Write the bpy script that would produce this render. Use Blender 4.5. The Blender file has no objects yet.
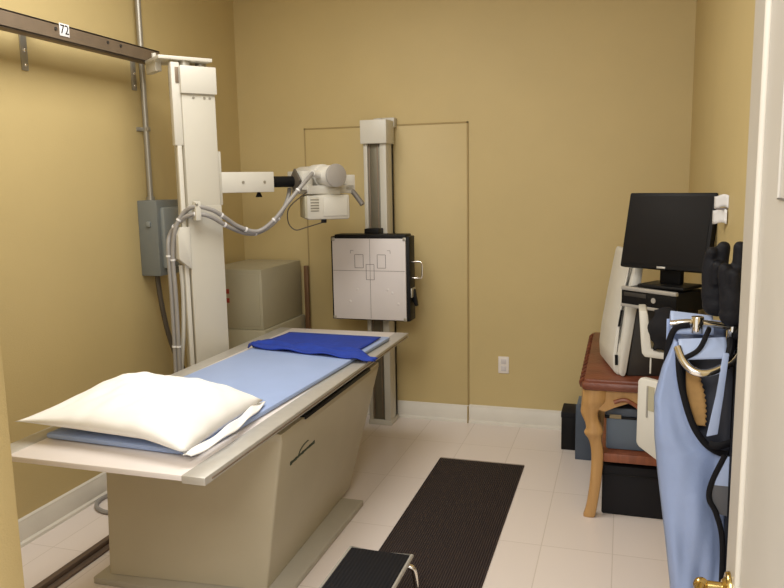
import bpy, bmesh, math, random
from mathutils import Vector, Matrix
random.seed(7)
COL = bpy.context.scene.collection
PI = math.pi

# ------------------------------------------------------------------ materials
def lin(c):
    return tuple(((v/255)/12.92 if v/255 <= .04045 else ((v/255+.055)/1.055)**2.4) for v in c) + (1,)

def mat(name, c, rough=.5, metal=0, var=.04, scale=6, bump=0, bscale=60, coat=0, sheen=0):
    m = bpy.data.materials.new(name); m.use_nodes = True
    nt = m.node_tree; n = nt.nodes; b = n['Principled BSDF']
    b.inputs['Roughness'].default_value = rough; b.inputs['Metallic'].default_value = metal
    b.inputs['Specular IOR Level'].default_value = .2 if max(c) < 40 else .5
    b.inputs['Coat Weight'].default_value = coat; b.inputs['Sheen Weight'].default_value = sheen
    tc = n.new('ShaderNodeTexCoord')
    nz = n.new('ShaderNodeTexNoise'); nz.inputs['Scale'].default_value = scale; nz.inputs['Detail'].default_value = 4
    nt.links.new(tc.outputs['Object'], nz.inputs['Vector'])
    rp = n.new('ShaderNodeValToRGB'); L = lin(c)
    rp.color_ramp.elements[0].position = .3; rp.color_ramp.elements[1].position = .7
    rp.color_ramp.elements[0].color = tuple(max(0, v*(1-var)) for v in L[:3]) + (1,)
    rp.color_ramp.elements[1].color = tuple(min(1, v*(1+var)) for v in L[:3]) + (1,)
    nt.links.new(nz.outputs['Fac'], rp.inputs['Fac']); nt.links.new(rp.outputs['Color'], b.inputs['Base Color'])
    if bump:
        n2 = n.new('ShaderNodeTexNoise'); n2.inputs['Scale'].default_value = bscale; n2.inputs['Detail'].default_value = 3
        nt.links.new(tc.outputs['Object'], n2.inputs['Vector'])
        bp = n.new('ShaderNodeBump'); bp.inputs['Strength'].default_value = bump; bp.inputs['Distance'].default_value = .01
        nt.links.new(n2.outputs['Fac'], bp.inputs['Height']); nt.links.new(bp.outputs['Normal'], b.inputs['Normal'])
    return m

def striped(name, c1, c2, axis, freq, rough=.6, bump=.6):
    m = mat(name, c1, rough); nt = m.node_tree; n = nt.nodes; b = n['Principled BSDF']
    tc = n.new('ShaderNodeTexCoord'); sx = n.new('ShaderNodeSeparateXYZ')
    nt.links.new(tc.outputs['Object'], sx.inputs[0])
    mu = n.new('ShaderNodeMath'); mu.operation = 'MULTIPLY'; mu.inputs[1].default_value = freq*2*PI
    nt.links.new(sx.outputs[axis], mu.inputs[0])
    si = n.new('ShaderNodeMath'); si.operation = 'SINE'; nt.links.new(mu.outputs[0], si.inputs[0])
    mr = n.new('ShaderNodeMapRange'); mr.inputs[1].default_value = -1; mr.inputs[2].default_value = 1
    nt.links.new(si.outputs[0], mr.inputs[0])
    mx = n.new('ShaderNodeMix'); mx.data_type = 'RGBA'
    nt.links.new(mr.outputs[0], mx.inputs['Factor']); mx.inputs['A'].default_value = lin(c1); mx.inputs['B'].default_value = lin(c2)
    nt.links.new(mx.outputs['Result'], b.inputs['Base Color'])
    bp = n.new('ShaderNodeBump'); bp.inputs['Strength'].default_value = bump; bp.inputs['Distance'].default_value = .004
    nt.links.new(mr.outputs[0], bp.inputs['Height']); nt.links.new(bp.outputs['Normal'], b.inputs['Normal'])
    return m

def tile_floor():
    m = mat('floor_tiles', (205, 198, 190), .28, var=.03, scale=3); nt = m.node_tree; n = nt.nodes; b = n['Principled BSDF']
    tc = n.new('ShaderNodeTexCoord'); mp = n.new('ShaderNodeMapping')
    mp.inputs['Location'].default_value = (.32, .43, 0)
    br = n.new('ShaderNodeTexBrick'); br.offset = 0.0; br.squash = 1
    br.inputs['Scale'].default_value = 1; br.inputs['Brick Width'].default_value = .312; br.inputs['Row Height'].default_value = .61
    br.inputs['Mortar Size'].default_value = .0025; br.inputs['Mortar Smooth'].default_value = .2
    br.inputs['Color1'].default_value = lin((230, 219, 212)); br.inputs['Color2'].default_value = lin((227, 216, 209))
    br.inputs['Mortar'].default_value = lin((208, 196, 186))
    nt.links.new(tc.outputs['Object'], mp.inputs[0]); nt.links.new(mp.outputs[0], br.inputs[0])
    nt.links.new(br.outputs['Color'], b.inputs['Base Color'])
    return m

def wood(name, c1, c2, rough=.4):
    m = mat(name, c1, rough); nt = m.node_tree; n = nt.nodes; b = n['Principled BSDF']
    tc = n.new('ShaderNodeTexCoord'); mp = n.new('ShaderNodeMapping'); mp.inputs['Scale'].default_value = (30, 30, 3)
    nz = n.new('ShaderNodeTexNoise'); nz.inputs['Scale'].default_value = 1.5; nz.inputs['Detail'].default_value = 5
    nt.links.new(tc.outputs['Object'], mp.inputs[0]); nt.links.new(mp.outputs[0], nz.inputs['Vector'])
    rp = n.new('ShaderNodeValToRGB'); rp.color_ramp.elements[0].position = .3; rp.color_ramp.elements[1].position = .7
    rp.color_ramp.elements[0].color = lin(c1); rp.color_ramp.elements[1].color = lin(c2)
    nt.links.new(nz.outputs['Fac'], rp.inputs['Fac']); nt.links.new(rp.outputs['Color'], b.inputs['Base Color'])
    return m

WALL = mat('tan_wall_paint', (200, 179, 127), .55, var=.025, scale=2.5, bump=.12, bscale=220)
WALL2 = mat('tan_wall_paint_panel', (200, 179, 127), .5, var=.025, scale=2.5, bump=.12, bscale=220)
CEIL = mat('ceiling_white', (235, 230, 218), .9)
FLOOR = tile_floor()
BASE = mat('white_trim_paint', (222, 216, 204), .4)
SEAM = mat('trim_shadow_tan', (166, 144, 96), .7)
CREAM = mat('cream_enamel', (196, 191, 178), .4, var=.02)
CREAM2 = mat('cream_enamel_bright', (208, 204, 193), .4, var=.02)
PUTTY = mat('putty_enamel', (186, 176, 152), .42, var=.025)
CABG = mat('cabinet_enamel', (178, 171, 146), .45, var=.03)
LAMI = mat('white_laminate', (226, 218, 214), .35, var=.02)
ALU = mat('brushed_aluminium', (190, 186, 178), .42, .35, var=.05, scale=20)
STEEL = mat('dull_steel', (128, 112, 94), .5, .35, var=.08, scale=12)
GALV = mat('galvanised', (170, 166, 156), .4, .6)
CHROME = mat('chrome', (235, 230, 222), .12, 1)
BRASS = mat('polished_brass', (206, 178, 112), .16, 1)
GREYBOX = mat('grey_enamel', (118, 122, 120), .45, var=.03)
GREYLID = mat('grey_enamel_light', (136, 141, 140), .4, var=.03)
BLACK = mat('black_plastic', (20, 19, 20), .5)
BLACKR = mat('black_rubber', (30, 29, 32), .7)
SCREEN = mat('dark_screen', (22, 19, 18), .6)
CHAN = mat('channel_metal', (112, 106, 90), .38, .4, var=.04, scale=14)
PADB = mat('light_blue_vinyl', (158, 178, 220), .5, var=.03)
ROYAL = mat('royal_blue_cloth', (24, 56, 156), .75, var=.12, scale=20, bump=.25, bscale=120)
WHITEC = mat('white_pillowcase', (250, 249, 247), .9, var=.015, bump=.12, bscale=25, sheen=.2)
PLATE = mat('bucky_plate', (212, 205, 203), .45, var=.02)
INK = mat('line_ink', (120, 112, 112), .6)
TUBEG = mat('tube_end_grey', (176, 172, 168), .35, .3)
HOSE = mat('grey_hose', (150, 146, 142), .45)
WIRE = mat('dark_wire', (88, 80, 70), .5)
RED = mat('red_sticker', (165, 60, 48), .5)
BROWNW = wood('dark_wood', (96, 66, 40), (120, 86, 56))
OAK = wood('honey_wood', (172, 130, 78), (190, 148, 94))
LEATH = mat('brown_leather', (112, 60, 40), .38, var=.2, scale=7, bump=.3, bscale=40)
REDW = wood('red_brown_wood', (120, 66, 42), (146, 84, 54))
BRASSN = mat('brass_nail', (150, 110, 60), .35, .8)
WPLAS = mat('white_plastic', (214, 210, 200), .4, var=.02)
GPLAS = mat('dark_grey_plastic', (52, 48, 44), .55)
SILV = mat('silver_plastic', (184, 180, 174), .35, .4)
BINB = mat('slate_blue_plastic', (74, 84, 98), .45, var=.06)
BINB2 = mat('slate_blue_light', (98, 112, 128), .45, var=.06)
TANL = mat('tan_label', (150, 134, 102), .6)
APRON = mat('lead_apron_blue', (150, 168, 208), .6, var=.05, scale=5, bump=.15, bscale=40)
APRON2 = mat('lead_apron_blue_pale', (168, 184, 218), .55, var=.05, scale=5)
LINING = mat('dark_lining', (62, 64, 74), .7, var=.1)
BLKTRIM = mat('black_binding', (17, 16, 20), .65)
TANF = mat('tan_fleece', (190, 148, 92), .8, var=.1, scale=30)
GLOVE = mat('black_lead_vinyl', (24, 24, 29), .6, var=.15, bump=.3, bscale=50)
PAPER = mat('white_paper', (226, 224, 224), .8)
DOORP = mat('door_paint', (190, 183, 172), .42, var=.02)
OUTL = mat('outlet_plastic', (232, 224, 216), .4)
LOGO = mat('dark_green_ink', (44, 58, 44), .5)
MAT_ = striped('ribbed_floor_mat', (38, 31, 31), (70, 60, 58), 'X', 92, .75, .9)
STEPT = striped('ribbed_black_rubber', (22, 22, 26), (30, 30, 34), 'X', 70, .75, .3)
VENT = striped('vent_louvres', (120, 114, 100), (206, 200, 182), 'Z', 60, .5, .5)

# ------------------------------------------------------------------ mesh builder
class B:
    def __init__(s): s.bm = bmesh.new()
    def merge(s, t, M=None):
        if M is not None: bmesh.ops.transform(t, matrix=M, verts=t.verts)
        me = bpy.data.meshes.new('tmp'); t.to_mesh(me); t.free(); s.bm.from_mesh(me); bpy.data.meshes.remove(me)
        return s
    def box(s, c, d, rz=0, bev=.004, seg=2, M=None):
        t = bmesh.new(); bmesh.ops.create_cube(t, size=1)
        bmesh.ops.scale(t, vec=d, verts=t.verts)
        if bev:
            bev = min(bev, min(d)*.45)
            bmesh.ops.bevel(t, geom=t.edges[:], offset=bev, segments=seg, affect='EDGES', profile=.5)
        return s.merge(t, Matrix.Translation(c) @ (M if M is not None else Matrix.Rotation(rz, 4, 'Z')))
    def bx(s, x0, x1, y0, y1, z0, z1, bev=.004):
        return s.box(((x0+x1)/2, (y0+y1)/2, (z0+z1)/2), (abs(x1-x0), abs(y1-y0), abs(z1-z0)), 0, bev)
    def cyl(s, p0, p1, r, r2=None, seg=24, bev=0):
        p0 = Vector(p0); p1 = Vector(p1); d = p1-p0
        t = bmesh.new(); bmesh.ops.create_cone(t, cap_ends=True, segments=seg, radius1=r, radius2=r if r2 is None else r2, depth=d.length)
        if bev:
            es = [e for e in t.edges if len(e.link_faces) == 2 and any(len(f.verts) > 4 for f in e.link_faces)]
            bmesh.ops.bevel(t, geom=es, offset=bev, segments=2, affect='EDGES', profile=.5)
        q = Vector((0, 0, 1)).rotation_difference(d.normalized()).to_matrix().to_4x4()
        return s.merge(t, Matrix.Translation((p0+p1)/2) @ q)
    def sph(s, c, d, seg=16):
        t = bmesh.new(); bmesh.ops.create_uvsphere(t, u_segments=seg, v_segments=max(6, seg//2), radius=1)
        bmesh.ops.scale(t, vec=d, verts=t.verts); return s.merge(t, Matrix.Translation(c))
    def tube(s, pts, r, sub=8, seg=10, flat=1, closed=False):
        P = spline([Vector(p) for p in pts], sub, closed)
        t = s.bm; rings = []; up = Vector((0, 0, 1)); n = len(P)
        prevx = None
        for i, p in enumerate(P):
            a = P[max(0, i-1)]; b = P[min(n-1, i+1)]
            if closed: a = P[i-1]; b = P[(i+1) % n]
            d = (b-a).normalized()
            x = d.cross(up) if prevx is None else prevx - d*prevx.dot(d)
            if x.length < 1e-4: x = d.cross(Vector((1, 0, 0)))
            x.normalize(); y = x.cross(d); prevx = x
            rr = r(i/(n-1)) if callable(r) else r
            rings.append([t.verts.new(p + x*math.cos(2*PI*k/seg)*rr*flat + y*math.sin(2*PI*k/seg)*rr) for k in range(seg)])
        m = n if closed else n-1
        for i in range(m):
            for k in range(seg):
                A, Bq = rings[i], rings[(i+1) % n]
                t.faces.new((A[k], A[(k+1) % seg], Bq[(k+1) % seg], Bq[k]))
        if not closed:
            t.faces.new(rings[0][::-1]); t.faces.new(rings[-1])
        return s
    def prism(s, poly, axis, a, b, bev=0):
        t = bmesh.new()
        def pt(u, v, w):
            return {'x': (w, u, v), 'y': (u, w, v), 'z': (u, v, w)}[axis]
        va = [t.verts.new(pt(u, v, a)) for u, v in poly]; vb = [t.verts.new(pt(u, v, b)) for u, v in poly]
        t.faces.new(va); t.faces.new(vb[::-1]); n = len(poly)
        for i in range(n): t.faces.new((va[i], vb[i], vb[(i+1) % n], va[(i+1) % n]))
        bmesh.ops.recalc_face_normals(t, faces=t.faces)
        if bev: bmesh.ops.bevel(t, geom=t.edges[:], offset=bev, segments=2, affect='EDGES', profile=.5)
        return s.merge(t)
    def grid(s, f, nu, nv):
        t = s.bm
        V = [[t.verts.new(f(i/nu, j/nv)) for j in range(nv+1)] for i in range(nu+1)]
        for i in range(nu):
            for j in range(nv):
                t.faces.new((V[i][j], V[i+1][j], V[i+1][j+1], V[i][j+1]))
        return s

def spline(P, sub, closed=False):
    if sub <= 1 or len(P) < 3: return P
    out = []; n = len(P)
    for i in range(n if closed else n-1):
        if closed: a, b, c, d = P[i-1], P[i], P[(i+1) % n], P[(i+2) % n]
        else: a, b, c, d = P[max(0, i-1)], P[i], P[i+1], P[min(n-1, i+2)]
        for k in range(sub):
            t = k/sub
            out.append(.5*((2*b)+(c-a)*t+(2*a-5*b+4*c-d)*t*t+(3*b-a-3*c+d)*t**3))
    if not closed: out.append(P[-1])
    return out

def world_of(o):
    M = Matrix.Translation(o.location) @ o.rotation_euler.to_matrix().to_4x4()
    return (world_of(o.parent) @ M) if o.parent else M

def obj(name, b, m, parent=None, local=False, smooth=40):
    """link the builder as ONE mesh object; world coordinates unless local"""
    bm = b.bm
    bmesh.ops.remove_doubles(bm, verts=bm.verts, dist=1e-6)
    bmesh.ops.recalc_face_normals(bm, faces=bm.faces)
    if parent is not None and not local:
        bmesh.ops.transform(bm, matrix=world_of(parent).inverted(), verts=bm.verts)
    me = bpy.data.meshes.new(name); bm.to_mesh(me); bm.free()
    for p in me.polygons: p.use_smooth = True
    me.set_sharp_from_angle(angle=math.radians(smooth))
    me.materials.append(m)
    o = bpy.data.objects.new(name, me); COL.objects.link(o)
    if parent is not None: o.parent = parent
    return o

def thing(name, label, cat, loc=(0, 0, 0), rz=0, group=None):
    o = bpy.data.objects.new(name, None); COL.objects.link(o)
    o.empty_display_size = .1; o.location = loc; o.rotation_euler = (0, 0, rz)
    o['label'] = label; o['category'] = cat
    if group: o['group'] = group
    return o

def tag(o, label, cat, group=None):
    o['label'] = label; o['category'] = cat
    if group: o['group'] = group
    return o

def struct(name, b, m, parent=None):
    o = obj(name, b, m, parent)
    if parent is None: o['kind'] = 'structure'
    return o

def solid(o, th, offset=0):
    md = o.modifiers.new('solidify', 'SOLIDIFY'); md.thickness = th; md.offset = offset
    return o

def letters(txt, size, m, parent, M, name='lettering', depth=.0006):
    cu = bpy.data.curves.new('txt', 'FONT'); cu.body = txt; cu.size = size; cu.extrude = depth
    cu.align_x = 'CENTER'; cu.align_y = 'CENTER'
    t = bpy.data.objects.new('txt', cu); COL.objects.link(t)
    bpy.context.view_layer.update()
    me = bpy.data.meshes.new_from_object(t.evaluated_get(bpy.context.evaluated_depsgraph_get()))
    bpy.data.objects.remove(t); bpy.data.curves.remove(cu)
    me.transform(M if parent is None else world_of(parent).inverted() @ M); me.materials.clear(); me.materials.append(m)
    o = bpy.data.objects.new(name, me); COL.objects.link(o); o.parent = parent
    return o

# ------------------------------------------------------------------ the room
XL, XR, YB, ZC = -2.67, .376, 4.89, 3.1
struct('floor', B().bx(-4.2, 1.2, -.6, YB+.1, -.1, 0, 0), FLOOR)
struct('ceiling', B().bx(-4.2, 1.2, .5, YB+.1, ZC, ZC+.1, 0), CEIL)
struct('wall_left', B().bx(XL-.1, XL, 1.1, YB+.1, 0, ZC, 0), WALL)
struct('wall_back', B().bx(XL, XR, YB, YB+.1, 0, ZC, 0), WALL)
struct('wall_right', B().bx(XR, XR+.1, .5, YB+.1, 0, ZC, 0), WALL)
struct('wall_front', B().bx(-4.2, -1.233, 1.05, 1.2, 0, ZC, .003), WALL)
# lead-lined panel on the back wall, painted over
struct('trim_1', B().bx(-2.150, -.995, YB-.007, YB, .12, 2.035, .002), WALL2)
fr = B()
fr.bx(-2.158, -2.147, YB-.009, YB, .12, 2.043, .001).bx(-.998, -.987, YB-.009, YB, .12, 2.043, .001).bx(-2.158, -.987, YB-.009, YB, 2.032, 2.043, .001)
struct('trim_2', fr, SEAM)
prof = [(0, 0), (.028, 0), (.027, .014), (.016, .022), (.016, .098), (.011, .106), (.010, .118), (0, .126)]
struct('baseboard_back', B().prism([(YB-d, z) for d, z in prof], 'x', XL, XR), BASE)
struct('baseboard_left', B().prism([(XL+d, z) for d, z in prof], 'y', 1.2, YB), BASE)
struct('baseboard_right', B().prism([(XR-d, z) for d, z in prof], 'y', .6, YB), BASE)
struct('trim_3', B().bx(-.996, -.988, YB-.033, YB-.014, 0, .118, .001), SEAM)

# the open door beside the camera
door = thing('door_1', 'cream panelled door standing open', 'door', (.2, 1.0, 0)); door['kind'] = 'structure'
for k in ('label', 'category'): del door[k]
obj('door_leaf', B().bx(.200, .244, .62, 1.415, .012, 2.035, .003), DOORP, door)
for y in (1.262, .78):
    obj('panel_moulding', B().tube([(.198, y, .12), (.198, y, 1.0), (.198, y, 1.95)], .006, 1), mat('moulding_paint', (208, 200, 186), .5), door)
mo = B()
mo.tube([(.199, 1.115, 1.93), (.199, 1.115, 1.62), (.199, .86, 1.62), (.199, .86, 1.93)], .0025, 1)
obj('panel_moulding', mo, DOORP, door)
hd = B()
hd.cyl((.200, 1.357, .955), (.192, 1.357, .955), .031, .028, 28, .002).cyl((.192, 1.357, .955), (.186, 1.357, .955), .02, .014)
hd.cyl((.188, 1.357, .955), (.152, 1.357, .955), .0095)
hd.sph((.152, 1.357, .955), (.014, .014, .014))
hd.tube([(.152, 1.357, .955), (.147, 1.335, .957), (.146, 1.30, .950), (.149, 1.265, .941), (.151, 1.245, .943), (.152, 1.238, .951)], lambda t: .0095-.003*t, 6, 12)
bmesh.ops.translate(hd.bm, vec=(0, 0, -.036), verts=hd.bm.verts)
obj('door_handle', hd, BRASS, door)

# ------------------------------------------------------------------ the x-ray table
T = thing('x_ray_table', 'long cream x-ray table with white floating top on tapered pedestal', 'examination table', (-1.65, 3.0, 0))
ped = B()
t = ped.bm
def ring(x0, x1, y0, y1, z): return [t.verts.new(p) for p in ((x0, y0, z), (x1, y0, z), (x1, y1, z), (x0, y1, z))]
r0 = [t.verts.new(p) for p in ((-2.05, 2.44, .032), (-1.34, 2.5, .032), (-1.372, 3.56, .032), (-2.05, 3.56, .032))]; r1 = ring(-2.07, -1.245, 2.5, 3.70, .66); r2 = ring(-2.07, -1.245, 2.5, 3.70, .695)
for a, b in ((r0, r1), (r1, r2)):
    for k in range(4): t.faces.new((a[k], a[(k+1) % 4], b[(k+1) % 4], b[k]))
t.faces.new(r0[::-1]); t.faces.new(r2)
bmesh.ops.bevel(t, geom=[e for e in t.edges if abs(e.verts[0].co.z-e.verts[1].co.z) > .1], offset=.012, segments=3, affect='EDGES', profile=.5)
obj('pedestal', ped, PUTTY, T)
obj('plinth', B().bx(-2.10, -1.250, 2.40, 3.42, 0, .03, .005), mat('plinth_grey', (176, 170, 156), .5), T)
obj('tabletop', B().bx(-2.02, -1.305, 1.915, 4.215, .734, .755, .005).bx(-1.98, -1.35, 1.96, 4.18, .716, .736, .003), LAMI, T)
for x in (-1.262, -2.03):
    rl = obj('side_rail', B().bx(x-.043, x+.043, 1.91, 4.21, .729, .757, .005), ALU, T)
    obj('rail_groove', B().bx(x+(.040 if x > -1.5 else -.046), x+(.0455 if x > -1.5 else -.04), 1.95, 4.17, .738, .744, .001), STEEL, rl)
obj('subframe', B().bx(-2.02, -1.27, 2.42, 3.84, .694, .73, .003), CREAM, T)
sl = B(); sl.bx(-1.2655, -1.2385, 2.72, 3.55, .686, .704, .002)
obj('grip_slot', sl, BLACK, T)
# swoosh mark on the side
nx = lambda z: -1.352 + (z-.032)/(.66-.032)*.107 + .003
lg = B()
for k in range(11):
    y = 2.615+k*.023; z = .535+.0008*k
    h = [.016, .011, .013, .010, .010, .013, .010, .010, .013, .011, .015][k]
    lg.box((nx(z), y, z), (.002, .019, h), 0, 0)
lg.bx(nx(.54)-.0015, nx(.54)+.0015, 2.61, 2.85, .536, .541, 0)
lg.tube([(nx(.54), 2.685, .540), (nx(.56), 2.695, .558), (nx(.572), 2.73, .572), (nx(.575), 2.775, .576)], .0025, 6, 6)
obj('swoosh_mark', lg, LOGO, T)

# pad, blue strap, pillow
tag(obj('table_pad', B().box((-1.622, 3.03, .7685), (.635, 1.92, .021), math.radians(-2.5), .009), PADB), 'light blue vinyl pad lying along the x-ray table', 'pad')
st = thing('positioning_strap', 'royal blue cloth band wrapped across far end of table pad', 'strap', (-1.63, 3.65, .777))
def cover(u, v):
    x = -1.88+u*.575+(v-.5)*.02; y = 3.52+v*.40-u*.02
    return (x, y, .787+.004*math.sin(9*u+4*v)*math.sin(PI*v))
solid(obj('pad_cover', B().grid(cover, 24, 14), ROYAL, st), .006, 1)
def band(u, v):
    x = -1.965+u*.785
    w = .06+.10*min(1, u/.10)*min(1, (1-u)/.16)
    over = .025*max(0, min(1, (x+1.96)/.04))*max(0, min(1, (-1.225-x)/.045))
    yc = 3.61-.15*u
    y = yc+(v-.5)*w*1.1
    return (x, y, .7665+over+.016*abs(math.sin(7*v+3*u))*(.3+math.sin(PI*v))+.006*math.sin(21*u+5*v))
solid(obj('band', B().grid(band, 48, 10), ROYAL, st), .006, 1)
def pil(sgn):
    def f(u, v):
        a, b = 2*u-1, 2*v-1
        # pinched corners: edges bow inwards between the corners
        bow = 1-.09*(1-b*b); bow2 = 1-.09*(1-a*a)
        x = -1.735+a*(.345 if a < 0 else .392)*(bow if a < 0 else 1-.03*(1-b*b)); y = 2.305+b*.30*bow2
        x -= .012*b; y -= .03*a
        th = (max(0, 1-abs(a)**(1.7 if a < 0 else 3.8))**(.8 if a < 0 else .5))*(max(0, 1-abs(b)**2.4)**.6)
        wr = .006*math.sin(13*a+6*b*b)*math.sin(9*b+3*a)+.004*math.sin(25*a-11*b)
        crown = 1+.30*math.exp(-((a+.5)**2+(b-.35)**2)*3.5)
        z = .838+(.082*th*crown+wr*th if sgn > 0 else -.056*th**.8)
        if a < 0: z -= .008*a*a
        if a > .5: z -= .034*((a-.5)/.5)**1.3
        return (x, y, max(z, .7805))
    return f
P = B().grid(pil(1), 48, 36).grid(pil(-1), 48, 36)
bmesh.ops.remove_doubles(P.bm, verts=P.bm.verts, dist=.0005)
pw = tag(obj('pillow', P, WHITEC, smooth=180), 'plump white pillow lying on near end of the table', 'pillow')
def hem(u, v):
    y = 1.985+v*.60; x = -1.358+u*.030+.008*math.sin(5*v)-.03*(v-.5)
    e = 1-abs(2*v-1)**3
    return (x+.02*e, y, .790+.014*e*(1-u)+.004*math.sin(17*v+3*u))
solid(obj('pillowcase_hem', B().grid(hem, 6, 30), WHITEC, pw, smooth=180), .004, 1)

# ------------------------------------------------------------------ tube stand
CXc, CYc, ANG = -2.232, 3.60, math.radians(38)
S = thing('x_ray_tube_stand', 'tall cream column carrying x-ray tube on side arm', 'x-ray machine', (CXc, CYc, 0), PI/2-ANG)
# local x = along the arm, local y = away from camera side (-n)
obj('column_post', B().bx(-.092, .092, -.085, .085, .06, 2.26, .006), CREAM, S, True)
obj('foot', B().bx(-.13, .13, -.12, .12, .035, .075, .006), CREAM, S, True)
obj('header_cover', B().bx(-.098, .098, -.10, .095, 2.137, 2.278, .004), CREAM2, S, True)
for x in (-.03, .03, .06): obj('screw', B().cyl((x, -.087, 2.117), (x, -.083, 2.117), .007, seg=10), GALV, S, True)
tp = obj('top_plate', B().bx(-.20, .09, -.075, .15, 2.308, 2.326, .003), CREAM2, S, True)
for x, y in ((-.05, -.03), (.06, .02)): obj('pulley', B().cyl((x, y, 2.277), (x, y, 2.309), .03), GALV, S, True)
obj('rail_carriage', B().bx(-.185, -.15, .03, .19, 2.26, 2.33, .003).cyl((-.165, .1, 2.32), (-.165, .1, 2.36), .012), CREAM2, S, True)
obj('side_channel', B().bx(-.138, -.093, -.075, -.03, 1.87, 2.295, .003), CREAM2, S, True)
obj('channel_slot', B().bx(-.118, -.100, -.079, -.0745, 2.19, 2.27, .001), STEEL, S, True)
obj('guide_strip', B().bx(-.126, -.103, -.075, -.05, .075, 1.87, .002), CREAM2, S, True)
obj('lower_cover', B().bx(-.095, .095, -.089, -.06, .09, 1.55, .003), CREAM, S, True)
obj('control_box', B().prism([(-.162, 1.27), (-.10, 1.215), (-.095, 1.215), (-.095, 1.44), (-.145, 1.44), (-.162, 1.40)], 'y', -.10, .0, .004), CREAM2, S, True)
obj('carriage', B().bx(.092, .112, -.07, .10, 1.55, 1.84, .003), CREAM, S, True)
ZA = 1.672
obj('arm', B().bx(.11, .425, -.07, .04, ZA-.057, ZA+.057, .004), CREAM2, S, True)
for x in (.235, .365): obj('arm_bolt', B().cyl((x, -.073, ZA), (x, -.069, ZA), .008, seg=12), GALV, S, True)
obj('arm_knob', B().cyl((.35, -.02, ZA-.056), (.35, -.02, ZA-.085), .008, .02), BLACK, S, True)
obj('arm_shaft', B().cyl((.42, -.015, ZA), (.60, -.015, ZA), .032), BLACK, S, True)
# tube head, pivoting on the shaft
hy, hx = -.02, .757
tb = obj('tube_housing', B().cyl((hx, -.20, ZA+.03), (hx, .22, ZA+.03), .062, seg=36, bev=.006).cyl((hx, -.06, ZA+.03), (hx, .05, ZA+.03), .07, seg=36, bev=.006)
     .cyl((hx-.03, -.10, ZA+.03), (hx-.12, -.14, ZA+.045), .026, .018), WPLAS, S, True)
obj('tube_end_cap', B().cyl((hx, -.214, ZA+.03), (hx, -.194, ZA+.03), .068, seg=36, bev=.006), TUBEG, tb, True)
obj('mount_bracket', B().bx(.59, .66, -.10, .09, ZA-.05, ZA+.06, .006).bx(.62, .93, -.12, .10, ZA-.075, ZA-.025, .004).bx(.87, .94, -.12, .02, ZA-.06, ZA+.035, .005), CREAM2, S, True)
obj('lock_lever', B().box((.575, -.04, ZA+.005), (.012, .10, .10), 0, .002, M=Matrix.Rotation(PI/4, 4, 'X')), WIRE, S, True)
gh = B().tube([(.915, -.10, ZA-.05), (.937, -.13, ZA-.09), (.960, -.165, ZA-.145)], .016, 6, 12)
obj('grip_handle', gh, mat('handle_grey', (112, 106, 98), .5), S, True)
# collimator
cm = Matrix.Translation((hx+.003, -.04, ZA-.146)) @ Matrix.Rotation(math.radians(-20), 4, 'Z')
def cbx(b, x0, x1, y0, y1, z0, z1, bev): 
    q = B().bx(x0, x1, y0, y1, z0, z1, bev); bmesh.ops.transform(q.bm, matrix=cm, verts=q.bm.verts)
    return b.merge(q.bm)
cl = obj('collimator', cbx(cbx(B(), -.118, .140, -.11, .11, -.080, .066, .014), -.09, .09, -.08, .08, .06, .105, .004), CREAM, S, True)
obj('vent_grille', cbx(B(), -.095, -.045, -.1125, -.108, -.03, .05, .001), VENT, cl, True)
obj('side_plate', cbx(B(), -.128, -.105, -.105, .105, -.07, .06, .004), CABG, cl, True)
obj('mirror_cover', cbx(B(), -.02, .125, -.116, -.108, -.06, .052, .004), CREAM, cl, True)
obj('cord_plug', cbx(B(), -.03, -.0, -.10, -.07, -.10, -.072, .004), BLACK, cl, True)

# hoses and wires
def lw(x, y, z):  # stand-local to world
    return world_of(S) @ Vector((x, y, z))
hz = [(-2.315, 3.43, .35), (-2.305, 3.43, .70), (-2.302, 3.43, 1.05), (-2.305, 3.43, 1.29), (-2.280, 3.43, 1.43), (-2.236, 3.45, 1.515), (-2.165, 3.455, 1.548), (-2.10, 3.51, 1.528),
      (-2.06, 3.57, 1.485), (-2.02, 3.65, 1.43), (-1.95, 3.73, 1.40), (-1.87, 3.78, 1.46), (-1.80, 3.83, 1.56), (-1.74, 3.90, 1.655)]
end = [tuple(lw(hx-.12, -.14, ZA+.045))]
def hose(pts, label):
    h = tag(obj('cable_hose', B().tube(pts, .012, 8, 10), HOSE), label, 'cable')
    C = spline([Vector(p) for p in pts], 8)
    for k in range(10, len(C)-6, 13):
        d = (C[k+1]-C[k-1]).normalized()
        obj('cable_tie', B().cyl(C[k]-d*.005, C[k]+d*.005, .0145, seg=12), PAPER, h)
hose(hz+end, 'thick grey hose looping from column to front of x-ray tube')
hz2 = [(-2.340, 3.43, .35), (-2.33, 3.43, .70), (-2.328, 3.43, 1.05), (-2.330, 3.43, 1.31), (-2.33, 3.455, 1.40), (-2.26, 3.45, 1.475), (-2.18, 3.455, 1.508), (-2.11, 3.50, 1.495),
       (-2.05, 3.60, 1.43), (-2.01, 3.74, 1.385), (-1.97, 3.85, 1.40), (-1.93, 3.95, 1.46), (-1.90, 4.02, 1.56), (-1.90, 4.06, 1.63)]
hose(hz2, 'paler grey hose hanging behind, ending below black arm shaft')
hc = thing('hose_clamp', 'small cream clamp holding hoses to face of column', 'clamp', (-2.18, 3.47, 1.5))
obj('clamp_plate', B().box((-2.165, 3.466, 1.525), (.03, .05, .10), PI/2-ANG, .003), CREAM2, hc)
obj('clamp_bolt', B().sph((-2.150, 3.443, 1.562), (.008, .008, .008)), GALV, hc)
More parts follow.
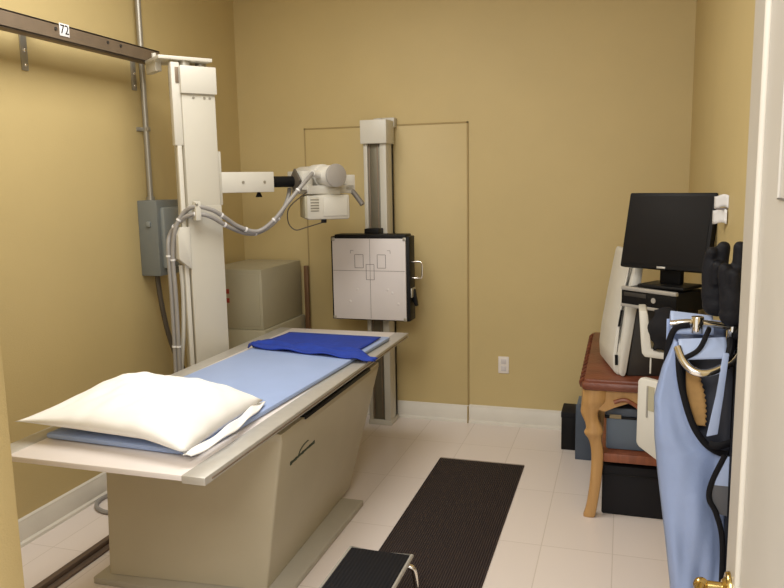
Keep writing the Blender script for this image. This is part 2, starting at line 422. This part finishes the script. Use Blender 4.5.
tag(obj('wire', B().tube([tuple(lw(.62, -.10, ZA-.06)), (-1.905, 4.06, 1.52), (-1.925, 4.08, 1.43), (-1.88, 4.08, 1.385), (-1.81, 4.08, 1.40), tuple(cm_w for cm_w in (world_of(S) @ cm @ Vector((-.015, -.085, -.095))))], .0035, 8, 6), WIRE),
    'thin dark wire looping below left of collimator', 'wire')
tag(obj('cable', B().tube([(-2.60, 3.70, 1.142), (-2.60, 3.72, .992), (-2.60, 3.765, .805), (-2.595, 3.83, .636), (-2.57, 3.90, .48), (-2.5, 3.95, .25), (-2.45, 3.95, .02)], .015, 8, 8), WIRE), 'dark cable dropping from bottom of grey wall box', 'cable')
tag(obj('cream_cord', B().tube([tuple(lw(-.14, -.05, 1.235)), (-2.285, 3.475, 1.06), (-2.298, 3.475, .85), (-2.325, 3.475, .65), (-2.36, 3.47, .3), (-2.38, 3.47, .012)], .012, 8, 8), CREAM2), 'cream cord hanging below control box beside column', 'cable')
tag(obj('floor_cable', B().tube([(-2.35, 3.30, .012), (-2.50, 3.26, .012), (-2.60, 3.20, .012), (-2.625, 3.10, .012), (-2.57, 3.01, .012), (-2.46, 2.98, .012), (-2.34, 3.03, .012)], .011, 8, 8), HOSE), 'grey cable loop lying on floor by left baseboard', 'cable')

# wall rail
R_ = thing('wall_rail', 'brown steel rail along left wall on two brackets', 'rail', (-2.5, 2.9, 2.33))
def cchan(y0, y1):
    b = B(); b.bx(-2.505, -2.49, y0, y1, 2.325, 2.402, .002).bx(-2.55, -2.49, y0, y1, 2.392, 2.402, .002).bx(-2.55, -2.49, y0, y1, 2.325, 2.335, .002)
    return b
obj('rail_beam', cchan(1.25, 3.70), STEEL, R_)
for y in (2.885, 3.695, 2.07):
    br = B(); br.bx(XL, XL+.008, y-.02, y+.02, 2.20, 2.40, .002).bx(XL, -2.54, y-.018, y+.018, 2.392, 2.40, .001)
    k = obj('bracket', br, GALV, R_)
    for z in (2.225, 2.29): obj('bracket_bolt', B().sph((XL+.01, y, z), (.006, .009, .009)), CHROME, k)
for y in (2.90, 3.26, 3.36): obj('rail_bolt', B().cyl((-2.491, y, 2.375), (-2.486, y, 2.375), .008, seg=12), GPLAS, R_)
sg = obj('number_sign', B().bx(-2.4895, -2.4865, 2.922, 2.985, 2.350, 2.406, .0005), PAPER, R_)
letters('72', .058, BLACK, sg, Matrix.Translation((-2.486, 2.9535, 2.378)) @ Matrix.Rotation(PI/2, 4, 'Z') @ Matrix.Rotation(PI/2, 4, 'X'))
tag(obj('floor_rail', B().bx(-2.315, -2.225, 1.6, 4.2, 0, .012, .003).bx(-2.285, -2.255, 1.6, 4.2, .012, .034, .003), mat('brown_rail_steel', (108, 92, 80), .5, .3, .1)), 'dark steel rail on floor behind the x-ray table', 'rail')

# junction box and conduit
J = thing('electrical_box', 'grey steel electrical box mounted on left wall', 'electrical box', (XL, 3.85, 1.1))
obj('box_body', B().bx(XL, XL+.130, 3.65, 3.88, 1.145, 1.58, .006), GREYBOX, J)
obj('box_cover', B().bx(XL+.125, XL+.160, 3.675, 3.86, 1.185, 1.54, .016), GREYLID, J)
obj('switch_lever', B().bx(XL+.06, XL+.085, 3.64, 3.652, 1.43, 1.46, .003), GREYLID, J)
C_ = thing('conduit_pipe', 'galvanised conduit pipe rising from grey box to ceiling', 'pipe', (XL+.035, 3.735, 1.57))
obj('pipe', B().cyl((XL+.035, 3.735, 1.572), (XL+.035, 3.735, 3.1), .0165), GALV, C_)
for z in (1.985, 2.75): obj('pipe_clip', B().bx(XL, XL+.056, 3.72, 3.75, z-.012, z+.012, .003).bx(XL, XL+.006, 3.69, 3.78, z-.012, z+.012, .002), GALV, C_)
obj('pipe_fitting', B().cyl((XL+.035, 3.735, 1.574), (XL+.035, 3.735, 1.60), .024), GALV, C_)

# generator cabinet
G = thing('generator_cabinet', 'low cream metal cabinet in back left corner', 'cabinet', (-2.43, 4.55, 0))
obj('cabinet_body', B().bx(-2.63, -2.205, 4.24, 4.852, .725, 1.12, .008), CABG, G)
obj('cabinet_base', B().bx(-2.635, -2.185, 4.225, 4.855, 0, .724, .006), CABG, G)
obj('front_panel', B().bx(-2.61, -2.225, 4.236, 4.242, .75, 1.09, .002), CABG, G)
for z in (.975, .915): obj('warning_sticker', B().bx(-2.478, -2.44, 4.232, 4.2365, z-.015, z+.015, .0005), RED, G)
tag(obj('wooden_board', B().bx(-2.175, -2.145, 4.83, 4.86, 0, 1.08, .004), BROWNW), 'narrow dark wooden board standing between cabinet and back wall', 'board')

# ------------------------------------------------------------------ wall bucky stand
W = thing('wall_bucky_stand', 'cream upright stand with square chest x-ray plate against back wall', 'x-ray stand', (-1.545, 4.78, 0))
obj('column_post', B().bx(-1.648, -1.622, 4.68, 4.84, .03, 1.95, .003).bx(-1.536, -1.492, 4.68, 4.84, .03, 1.95, .003).bx(-1.648, -1.492, 4.80, 4.84, .03, 1.95, .002), CREAM, W)
obj('channel', B().bx(-1.623, -1.535, 4.70, 4.80, .03, 1.94, .002), CHAN, W)
for x in (-1.614, -1.556): obj('guide_rail', B().bx(x-.005, x+.005, 4.694, 4.702, .05, 1.93, .002), STEEL, W)
obj('head_cover', B().bx(-1.660, -1.480, 4.655, 4.83, 1.91, 2.062, .004), CREAM2, W)
obj('wall_bracket', B().bx(-1.60, -1.475, 4.82, 4.885, 2.02, 2.085, .004).bx(-1.58, -1.53, 4.70, 4.83, 2.062, 2.072, .002), CREAM, W)
obj('floor_base', B().bx(-1.653, -1.487, 4.675, 4.845, 0, .032, .003), CREAM, W)
bk = obj('bucky_frame', B().bx(-1.832, -1.295, 4.515, 4.64, .765, 1.315, .006).bx(-1.80, -1.315, 4.502, 4.63, 1.30, 1.328, .005)
     .bx(-1.62, -1.52, 4.58, 4.68, 1.32, 1.36, .004).bx(-1.62, -1.48, 4.63, 4.69, .80, 1.30, .003), BLACK, W)
fp = obj('face_plate', B().bx(-1.818, -1.318, 4.503, 4.520, .772, 1.305, .004), PLATE, W)
ln = B(); yf = 4.5022
def hl(x0, x1, z, w=.0024): ln.bx(x0, x1, yf-.0004, yf+.002, z-w/2, z+w/2, 0)
def vl(x, z0, z1, w=.0024): ln.bx(x-w/2, x+w/2, yf-.0004, yf+.002, z0, z1, 0)
xc = -1.558
hl(-1.812, -1.324, 1.093); vl(xc, .78, 1.30)
for x0, x1, z0, z1 in ((-1.662, -1.604, 1.112, 1.198), (-1.508, -1.452, 1.112, 1.198), (xc-.027, xc+.027, 1.035, 1.135)):
    hl(x0, x1, z0, .003); hl(x0, x1, z1, .003); vl(x0, z0, z1, .003); vl(x1, z0, z1, .003)
for x, z, sx in ((-1.68, 1.225, 1), (-1.43, 1.225, -1)): hl(x-.01, x+.01, z); vl(x-.01*sx, z-.02, z)
obj('guide_line', ln, INK, fp)
bp = B()
for x, z in ((-1.44, .97), (-1.41, .95), (-1.37, .88), (-1.65, .97), (-1.70, .89)):
    obj('bump', B().cyl((x, 4.5035, z), (x, 4.5012, z), .011, .007, 14), PLATE, fp)
for x in (-1.81, -1.325):
    for z in (.78, 1.298): obj('corner_clip', B().box((x, 4.502, z), (.022, .006, .022), 0, .003), GALV, bk)
obj('grip_loop', B().tube([(-1.295, 4.56, 1.15), (-1.24, 4.56, 1.15), (-1.225, 4.56, 1.135), (-1.225, 4.56, 1.06), (-1.24, 4.56, 1.045), (-1.295, 4.56, 1.045)], .006, 4, 10), CHROME, W)
obj('release_lever', B().prism([(-1.297, .97), (-1.28, .97), (-1.262, .86), (-1.28, .86), (-1.297, .90)], 'y', 4.57, 4.60, .003), BLACK, W)
obj('side_latch', B().bx(-1.297, -1.286, 4.53, 4.62, .92, .98, .003), GALV, W)

# outlet
O = thing('wall_outlet', 'white electrical outlet low on tan back wall', 'outlet', (-.75, YB, .42))
obj('cover_plate', B().bx(-.786, -.714, YB-.007, YB, .362, .478, .003), OUTL, O)
for z in (.445, .395): obj('socket', B().bx(-.768, -.732, YB-.010, YB-.006, z-.017, z+.017, .003), PLATE, O)

# floor mat and step stool
fm = tag(obj('floor_mat', B().bx(-1.02, -.516, 2.05, 4.155, 0, .009, .002), MAT_), 'long ribbed dark brown mat on white tile floor', 'mat')
obj('edge_strip', B().bx(-1.02, -.516, 4.153, 4.172, 0, .007, .001), mat('pale_edge', (150, 138, 128), .6), fm)
SS = thing('step_stool', 'low step stool with black rubber top and chrome legs', 'stool', (-.88, 2.40, .009))
obj('stool_top', B().bx(-.997, -.752, 2.20, 2.575, .208, .229, .006), STEPT, SS)
obj('rim', B().tube([(-1.0, 2.197, .221), (-.749, 2.197, .221), (-.749, 2.578, .221), (-1.0, 2.578, .221)], .009, 1, 10, closed=True), ALU, SS)
for x, sx in ((-.998, -1), (-.75, 1)):
    for y, sy in ((2.23, -1), (2.54, 1)):
        l = obj('leg', B().tube([(x-.03*sx, y, .20), (x+.005*sx, y, .198), (x+.022*sx, y+.004*sy, .17), (x+.032*sx, y+.015*sy, .02)], .011, 6, 10), CHROME, SS)
        obj('rubber_foot', B().cyl((x+.032*sx, y+.015*sy, .0095), (x+.032*sx, y+.015*sy, .03), .015), BLACKR, l)

# ------------------------------------------------------------------ console table and the things on it
K = thing('console_table', 'wooden bench table with brown leather top and curved legs by right wall', 'table', (.1, 4.1, 0))
lt = B().bx(-.172, .362, 3.535, 4.71, .655, .70, .018).bx(-.16, .35, 3.55, 4.70, .69, .71, .008)
for k in range(14): lt.tube([(-.160, 3.575+k*.082, .705), (-.176, 3.59+k*.082, .685), (-.172, 3.60+k*.082, .662)], .010, 4, 6)
le = obj('leather_top', lt, LEATH, K)
ap = [(-.13, .655), (.33, .655), (.33, .57), (.26, .55), (.22, .572), (.15, .60), (.10, .565), (.05, .60), (-.02, .572), (-.06, .55), (-.13, .57)]
obj('apron_rail', B().prism(ap, 'y', 3.565, 3.59), OAK, K)
obj('apron_rail', B().bx(-.13, -.11, 3.59, 4.66, .57, .655, .003), OAK, K)
obj('carving', B().tube([(-.02, 3.562, .60), (.03, 3.560, .615), (.08, 3.560, .590), (.10, 3.560, .575), (.12, 3.560, .590), (.17, 3.560, .615), (.22, 3.562, .60)], .010, 6, 8), REDW, K)
def cab_leg(y):
    b = B()
    pts = [((-.115), .655, .048), (-.118, .60, .048), (-.130, .565, .040), (-.138, .53, .034), (-.125, .49, .030), (-.112, .455, .034), (-.118, .43, .036), (-.110, .40, .026), (-.098, .34, .024), (-.098, .25, .023), (-.106, .15, .022), (-.118, .06, .022), (-.128, .012, .024), (-.13, .001, .023)]
    t = b.bm; rings = []
    C = spline([Vector(p) for p in pts], 4)
    for x, z, r in C:
        q = []; r *= 1.22; x += .005
        for a in range(12):
            ca, sa = math.cos(2*PI*a/12), math.sin(2*PI*a/12)
            f = lambda c: math.copysign(abs(c)**.6, c)
            q.append(t.verts.new((x+f(ca)*r, y+f(sa)*r*.85, z)))
        rings.append(q)
    for A, Bq in zip(rings, rings[1:]):
        for k in range(12): t.faces.new((A[k], A[(k+1) % 12], Bq[(k+1) % 12], Bq[k]))
    t.faces.new(rings[0]); t.faces.new(rings[-1][::-1])
    return b
def mirror_leg(b):
    bmesh.ops.transform(b.bm, matrix=Matrix.Translation((.19, 0, 0)) @ Matrix.Scale(-1, 4, (1, 0, 0)), verts=b.bm.verts); return b
for y in (3.60, 4.64):
    obj('leg', cab_leg(y), OAK, K)
    obj('leg', mirror_leg(cab_leg(y)), OAK, K)
obj('lower_shelf', B().bx(-.075, .265, 3.60, 4.66, .285, .33, .006), REDW, K)

# cassette reader leaning back on the table
RD = thing('cassette_reader', 'white and dark grey cassette reader standing on brown leather top', 'x-ray cassette reader', (.012, 3.66, .711), math.radians(12))
z0 = .0
outer = [(-.022, 0), (-.040, .02), (-.045, .09), (-.035, .20), (-.004, .40), (.026, .575), (.034, .595), (.055, .595), (.034, .52), (.0, .38), (-.014, .20), (-.004, .0)]
obj('front_cover', B().prism([(u, v) for u, v in outer], 'y', .0, .36, .006), WPLAS, RD, True)
strip = [(-.008, 0), (-.020, .012), (-.018, .10), (.012, .40), (.044, .555), (.062, .565), (.080, .55), (.070, .44), (.038, .20), (.014, .02), (.006, 0)]
obj('side_frame', B().prism(strip, 'y', -.035, .36, .008), WPLAS, RD, True)
obj('cassette_slot', B().prism([(-.026, .24), (-.014, .32), (-.004, .32), (-.016, .24)], 'y', -.004, .02), BLACK, RD, True)
obj('cassette_slot', B().prism([(-.034, .05), (-.036, .10), (-.022, .10), (-.020, .05)], 'y', -.004, .02), BLACK, RD, True)
obj('reader_body', B().prism([(.02, 0), (.34, 0), (.34, .36), (.06, .36)], 'y', -.02, .34, .006), GPLAS, RD, True)
# computer on the reader
PC = thing('desktop_computer', 'black desktop computer with silver edges lying under the monitor', 'computer', (.200, 3.535, 1.073), math.radians(-40))
obj('case', B().bx(-.145, .145, -.125, .08, 0.0, .088, .005), BLACK, PC, True)
obj('front_bezel', B().bx(-.147, .147, -.142, -.122, .076, .094, .004).bx(-.147, .147, -.142, -.122, .0, .014, .003), SILV, PC, True)
obj('front_panel', B().bx(-.146, .146, -.137, -.122, .013, .077, .002), BLACK, PC, True)
obj('power_button', B().cyl((.03, -.1385, .045), (.03, -.134, .045), .012), SILV, PC, True)
obj('disc_drive', B().bx(-.13, -.01, -.139, -.134, .05, .068, .001), GPLAS, PC, True)
# monitor
MO = thing('monitor', 'black flat computer monitor on top of the computer', 'monitor', (.196, 3.48, 1.168), math.radians(-32))
hd_ = Matrix.Translation((0, -.03, .254)) @ Matrix.Rotation(math.radians(-12), 4, 'X')
def mbx(x0, x1, y0, y1, z0, z1, bev):
    q = B().bx(x0, x1, y0, y1, z0, z1, bev); bmesh.ops.transform(q.bm, matrix=hd_, verts=q.bm.verts); return q
sc_ = obj('screen_housing', mbx(-.204, .204, 0, .045, -.170, .170, .008), BLACK, MO, True)
obj('screen', mbx(-.188, .188, -.002, .004, -.151, .154, .001), SCREEN, sc_, True)
obj('badge', mbx(-.02, .02, -.0025, .0, -.167, -.158, .001), SILV, sc_, True)
obj('stand_neck', B().bx(-.05, .05, .015, .05, .015, .25, .006), BLACK, MO, True)
obj('stand_base', B().bx(-.11, .11, -.07, .10, 0, .016, .006), BLACK, MO, True)
# paper notes on the wall
NT = thing('paper_notes', 'white paper notes taped to right wall beside the monitor', 'paper', (XR, 3.07, 1.52))
def note(z0, z1, dx):
    def f(u, v):
        return (XR-.001-u*.040-dx, 3.045+u*.09, z0+(z1-z0)*v+.005*math.sin(5*u))
    return f
solid(obj('note_sheet', B().grid(note(1.535, 1.582, 0), 6, 4), PAPER, NT), .0012)
solid(obj('note_sheet', B().grid(note(1.475, 1.528, .004), 6, 4), PAPER, NT), .0012)
obj('dark_clip', B().bx(XR-.042, XR-.002, 3.06, 3.066, 1.528, 1.536, .0005), INK, NT)

# white tray and panel fixed to the right wall
TR = thing('white_tray', 'curved white plastic tray below the computer, holding black pouch', 'tray', (XR, 3.2, .92))
tr = [(.071, 1.119), (.086, .945), (.098, .930), (.36, .905), (.372, .905), (.372, .925), (.15, .952), (.122, .965), (.105, 1.105), (.10, 1.12)]
obj('tray_shell', B().prism(tr, 'y', 3.12, 3.30, .004), WPLAS, TR)
obj('wall_bracket', B().bx(.30, XR, 3.15, 3.26, .87, .908, .003), GALV, TR)
obj('hanging_tab', B().bx(.118, .124, 3.125, 3.135, .86, .925, .001), WPLAS, TR)
po = B()
def pouch(u, v):
    x = .125+.17*u; z = .958+.165*v-.03*u*v
    bulge = .02*math.sin(PI*u)*math.sin(PI*v)
    return (x+.008*math.sin(9*v), 3.145-bulge+.006*math.sin(8*u+5*v), z+.012*math.sin(6*u))
solid(obj('black_pouch', B().grid(pouch, 14, 14), BLACKR), .03, -1)
tag(bpy.data.objects['black_pouch'], 'black pouch slumped in the white tray behind apron', 'pouch')
PN = thing('plastic_board', 'white plastic board with grey slot beside table, below tray', 'panel', (XR, 3.1, .55))
pm = Matrix.Translation((.072, 3.08, .72)) @ Matrix.Rotation(math.radians(-42), 4, 'Z')
def pbx(b, poly, a, c, bev):
    q = B().prism(poly, 'y', a, c, bev); bmesh.ops.transform(q.bm, matrix=pm, verts=q.bm.verts); return b.merge(q.bm)
obj('board_shell', pbx(B(), [(0, .120), (.012, .135), (.30, .135), (.30, -.21), (.12, -.19), (.012, -.155), (0, -.14)], 0, .035, .006), WPLAS, PN)
obj('slot', pbx(B(), [(.05, .11), (.085, .11), (.085, .01), (.05, .01)], -.002, .004, .0), CABG, PN)
obj('slot_bar', pbx(B(), [(.05, .11), (.056, .11), (.056, -.02), (.05, -.02)], -.006, .004, .001), SILV, PN)
obj('wall_bracket', B().bx(.27, XR, 2.93, 3.0, .63, .70, .003), GALV, PN)

# under the table
bn = thing('storage_bin', 'slate blue lidded storage bin on lower shelf of table', 'storage box', (.1, 3.85, .33))
obj('bin_body', B().bx(-.055, .20, 3.66, 4.05, .331, .50, .012), BINB2, bn)
obj('bin_lid', B().bx(-.062, .21, 3.652, 4.06, .50, .548, .014), BINB, bn)
obj('lid_band', B().bx(-.063, .211, 3.648, 4.062, .492, .503, .003), BLACK, bn)
obj('paper_label', B().bx(-.040, .015, 3.644, 3.65, .494, .514, .001), TANL, bn)
cs = thing('black_case', 'large black case on the floor under table shelf', 'case', (.1, 3.85, 0))
obj('case_body', B().bx(-.068, .27, 3.64, 4.05, 0, .255, .010), BLACKR, cs)
obj('case_rim', B().bx(-.070, .272, 3.636, 4.052, .205, .215, .003), BLACK, cs)
bg = thing('blue_grey_box', 'flat blue grey box standing behind left table leg', 'box', (-.15, 4.42, 0))
obj('box_body', B().bx(-.235, -.15, 4.36, 4.56, .02, .335, .006), BINB2, bg)
obj('box_edge', B().bx(-.240, -.145, 4.352, 4.365, .0, .34, .004), BINB, bg)
obj('box_foot', B().bx(-.238, -.147, 4.36, 4.56, 0, .022, .003), BLACK, bg)
bb = thing('black_box', 'small black box on floor left of blue grey box', 'box', (-.28, 4.58, 0))
obj('box_body', B().bx(-.333, -.245, 4.50, 4.70, 0, .235, .004), BLACK, bb)
obj('box_lid', B().bx(-.336, -.243, 4.497, 4.703, .205, .238, .004), BLACKR, bb)

# ------------------------------------------------------------------ apron rack, aprons, gloves
RK = thing('apron_rack', 'chrome swing-arm apron rack fixed to right wall', 'rack', (XR, 2.5, 1.15))
obj('wall_plate', B().bx(XR-.012, XR, 2.40, 2.66, 1.08, 1.22, .003), BLACK, RK)
obj('hanger_arm', B().tube([(XR-.01, 2.56, 1.165), (.30, 2.555, 1.178), (.22, 2.55, 1.185), (.155, 2.55, 1.178)], .011, 6, 12), CHROME, RK)
obj('hanger_loop', B().tube([(XR-.01, 2.50, 1.125), (.345, 2.47, 1.09), (.31, 2.45, 1.065), (.263, 2.43, 1.048), (.222, 2.43, 1.052), (.193, 2.45, 1.078), (.176, 2.48, 1.115)], .013, 6, 12), CHROME, RK)
obj('swivel', B().cyl((.238, 2.55, 1.15), (.238, 2.55, 1.205), .02, bev=.003), CHROME, RK)
obj('hinge', B().cyl((XR-.03, 2.56, 1.12), (XR-.03, 2.56, 1.20), .016, bev=.003), CHROME, RK)

def interp(tab, z):
    tab = sorted(tab)
    if z <= tab[0][0]: return tab[0][1]
    for (a, x), (b, y) in zip(tab, tab[1:]):
        if z <= b: return x+(y-x)*(z-a)/(b-a)
    return tab[-1][1]
A1 = thing('lead_apron', 'light blue lead apron with black neck binding hanging in front', 'lead apron', (.23, 2.5, .15), 0, None)
XLt = [(1.128, .172), (1.033, .139), (.93, .117), (.794, .122), (.657, .137), (.448, .166), (.278, .188), (.12, .200)]
XUt = [(1.128, .176), (1.024, .185), (.942, .203), (.861, .231), (.807, .266), (.777, .301), (.765, .34), (.12, .345)]
def apf(u, v):
    z = 1.128-v*1.0
    a = interp(XLt, z); c = interp(XUt, z)
    x = a+(c-a)*u
    low = max(0, (1.0-z))
    y = 2.50 - .03*math.sin(PI*min(1, u*1.2))*min(1, low*2) + .016*low*math.sin(8*u+11*z) + .005*low*math.sin(19*u-12*z+1.2)
    if u < .15: y += .05*(1-u/.15)**2
    return (x, y, z)
solid(obj('front_panel', B().grid(apf, 30, 60), APRON, A1, smooth=180), .008)
obj('neck_binding', B().tube([(x, 2.478, z) for x, z in ((.178, 1.118), (.186, 1.024), (.204, .942), (.232, .861), (.267, .807), (.303, .780), (.335, .772))], .011, 6, 10, flat=.5), BLKTRIM, A1)
def lin_(u, v): return (.183+.165*u, 2.535+.02*math.sin(4*u), .74+.38*v)
solid(obj('lining', B().grid(lin_, 8, 8), LINING, A1), .006)
def shl(u, v):
    a = PI*v
    x = .180+.140*u; z = 1.108+.022*math.sin(a)+.012*u; y = 2.505-.045*math.cos(a)
    return (x, y, z-.03*abs(math.cos(a)))
solid(obj('shoulder_fold', B().grid(shl, 12, 12), APRON2, A1), .014)
obj('shoulder_binding', B().tube([(.183, 2.455, 1.08), (.235, 2.452, 1.115), (.262, 2.47, 1.17), (.27, 2.51, 1.175)], .008, 6, 8, flat=.6), BLKTRIM, A1)
obj('shoulder_binding', B().tube([(.322, 2.455, 1.09), (.330, 2.47, 1.125), (.334, 2.51, 1.14)], .012, 4, 8), BLKTRIM, A1)
def tanp(u, v):
    z = 1.045-.195*v; c = .222+.036*v; w = .015+.012*math.sin(PI*v)
    e = .003*math.sin(70*v)*(u > .5)
    return (c-w+2*w*u+e, 2.515, z)
solid(obj('tan_lining_strip', B().grid(tanp, 4, 40), TANF, A1), .004)
sf = [(.305, 1.115), (.322, 1.112), (.312, .98), (.300, .852), (.268, .842), (.290, .98)]
obj('side_flap', B().prism(sf, 'y', 2.43, 2.438, .002), APRON2, A1)
obj('waist_strap', B().tube([(.278, 2.44, .815), (.305, 2.43, .815), (.35, 2.44, .83)], .012, 4, 8, flat=.4), BLKTRIM, A1)
lowp = [(.313, .80), (.285, .712), (.279, .655), (.303, .605), (.345, .58), (.350, .80)]
obj('side_panel', B().prism([(.332, .795), (.318, .795), (.300, .74), (.292, .70), (.332, .70)], 'y', 2.39, 2.396, .001), APRON2, A1)
obj('mesh_pocket', B().prism([(.284, .71), (.34, .71), (.34, .60), (.302, .607), (.28, .655)], 'y', 2.392, 2.398, .001), mat('grey_mesh', (92, 92, 96), .7), A1)
obj('edge_binding', B().tube([(.318, 2.388, .80), (.285, 2.388, .712), (.279, 2.388, .655), (.302, 2.388, .607), (.323, 2.388, .52), (.327, 2.388, .355), (.328, 2.39, .15)], .0085, 6, 8, flat=.6), BLKTRIM, A1)

A2 = thing('lead_apron', 'second blue lead apron hung behind the first, nearer the back', 'lead apron', (.25, 2.62, .15))
def ap2(u, v):
    z = 1.178-v*1.0; a = interp([(1.178, .150), (1.04, .150), (.8, .165), (.15, .22)], z)
    return (a+(.335-a)*u, 2.645+.010*math.sin(14*u+4*z), z)
solid(obj('front_panel', B().grid(ap2, 20, 30), APRON, A2, smooth=180), .008)
def sh2(u, v):
    a = PI*v; x = .158+.13*u
    return (x, 2.60-.05*math.cos(a), 1.165+.042*math.sin(a)*(1-.3*u)-.02*abs(math.cos(a)))
solid(obj('shoulder_fold', B().grid(sh2, 12, 12), APRON2, A2), .012)
obj('neck_binding', B().tube([(.215, 2.54, 1.178), (.172, 2.54, 1.165), (.152, 2.545, 1.11), (.148, 2.55, 1.04)], .010, 6, 8, flat=.6), BLKTRIM, A2)

A3 = thing('lead_apron', 'black lead apron hanging flat on wall beside the door edge', 'lead apron', (.355, 2.45, .2))
def ap3(u, v):
    return (.348+.010*math.sin(9*u+3*v), 2.28+.34*u, .18+.95*v)
solid(obj('front_panel', B().grid(ap3, 16, 24), BLKTRIM, A3), .012)
obj('shoulder_strap', B().tube([(.348, 2.32, 1.12), (.35, 2.32, 1.16), (.358, 2.40, 1.185), (.35, 2.5, 1.16), (.348, 2.52, 1.12)], .016, 4, 8, flat=.5), BLKTRIM, A3)

def glove(name, label, loc, rz, digits, palm, sz=1):
    b = B()
    for (c, d) in palm: b.sph(c, d, 20)
    for (p, r) in digits: b.tube(p, r, 6, 14); b.sph(p[-1], (r(1) if callable(r) else r,)*3, 12)
    o = obj(name, b, GLOVE, smooth=180)
    md = o.modifiers.new('remesh', 'REMESH'); md.mode = 'VOXEL'; md.voxel_size = .005; md.use_smooth_shade = True
    sm = o.modifiers.new('smooth', 'SMOOTH'); sm.iterations = 4; sm.factor = .5
    o.location = loc; o.rotation_euler = (0, 0, rz); o.scale = (1, 1, sz)
    return tag(o, label, 'glove', 'black lead gloves on the rack')
D1 = [([(-.030, 0, .09), (-.033, 0, .17), (-.028, 0, .215), (-.023, -.004, .238)], .0195), ([(.004, .006, .12), (.008, .006, .20), (.011, .003, .256)], .021),
      ([(-.010, -.02, .12), (-.010, -.026, .17), (-.006, -.03, .19)], .019), ([(.028, -.006, .07), (.040, -.012, .11), (.042, -.014, .15)], .018)]
glove('lead_glove', 'black lead glove left of pair, standing fingers up on rack', (.298, 2.572, 1.207), 0, D1,
      [((-.002, 0, .085), (.050, .030, .080)), ((0, 0, .04), (.048, .032, .045))], .87)
D2 = [([(.008, 0, .11), (.012, 0, .19), (.013, 0, .250)], .020), ([(-.020, .0, .10), (-.028, -.005, .16), (-.028, -.007, .182)], .020), ([(.004, -.01, .1), (.0, -.018, .15), (-.002, -.02, .165)], .019)]
glove('lead_glove', 'black lead glove right of pair, standing fingers up by door edge', (.331, 2.48, 1.192), 0, D2,
      [((0, 0, .08), (.040, .032, .085)), ((0, 0, .035), (.040, .030, .04))], .98)

# ------------------------------------------------------------------ light
def area(name, loc, rot, sx, sy, power, col):
    l = bpy.data.lights.new(name, 'AREA'); l.shape = 'RECTANGLE'; l.size = sx; l.size_y = sy; l.energy = power; l.color = col
    o = bpy.data.objects.new(name, l); COL.objects.link(o); o.location = loc; o.rotation_euler = rot
    return o
area('ceiling_lamp', (-1.55, 2.55, 3.08), (0, 0, 0), 1.0, 1.5, 46, (1, .985, .94))
area('hall_fill', (-.4, -.3, 2.7), (math.radians(28), 0, 0), 1.4, 1.0, 50, (1, .985, .95))  # fill light added behind the camera to brighten floor and right side
w = bpy.data.worlds.new('world'); bpy.context.scene.world = w; w.use_nodes = True
w.node_tree.nodes['Background'].inputs[0].default_value = (1, .985, .95, 1); w.node_tree.nodes['Background'].inputs[1].default_value = 1.0

# ------------------------------------------------------------------ camera
yaw, pitch, roll = math.radians(17.418), math.radians(8.492), math.radians(-1.078)
f = Vector((-math.sin(yaw)*math.cos(pitch), math.cos(yaw)*math.cos(pitch), -math.sin(pitch)))
r = Vector((math.cos(yaw), math.sin(yaw), 0)); u = r.cross(f)
r2 = r*math.cos(roll)+u*math.sin(roll); u2 = r2.cross(f)
cd = bpy.data.cameras.new('camera'); cam = bpy.data.objects.new('camera', cd); COL.objects.link(cam)
M = Matrix((r2, u2, -f)).transposed().to_4x4(); M.translation = (0, 0, 1.65)
cam.matrix_world = M
cd.sensor_width = 36; cd.lens = 740/784*36; cd.clip_start = .02
sc = bpy.context.scene; sc.camera = cam
sc.view_settings.view_transform = 'Standard'; sc.view_settings.look = 'None'; sc.view_settings.exposure = 0
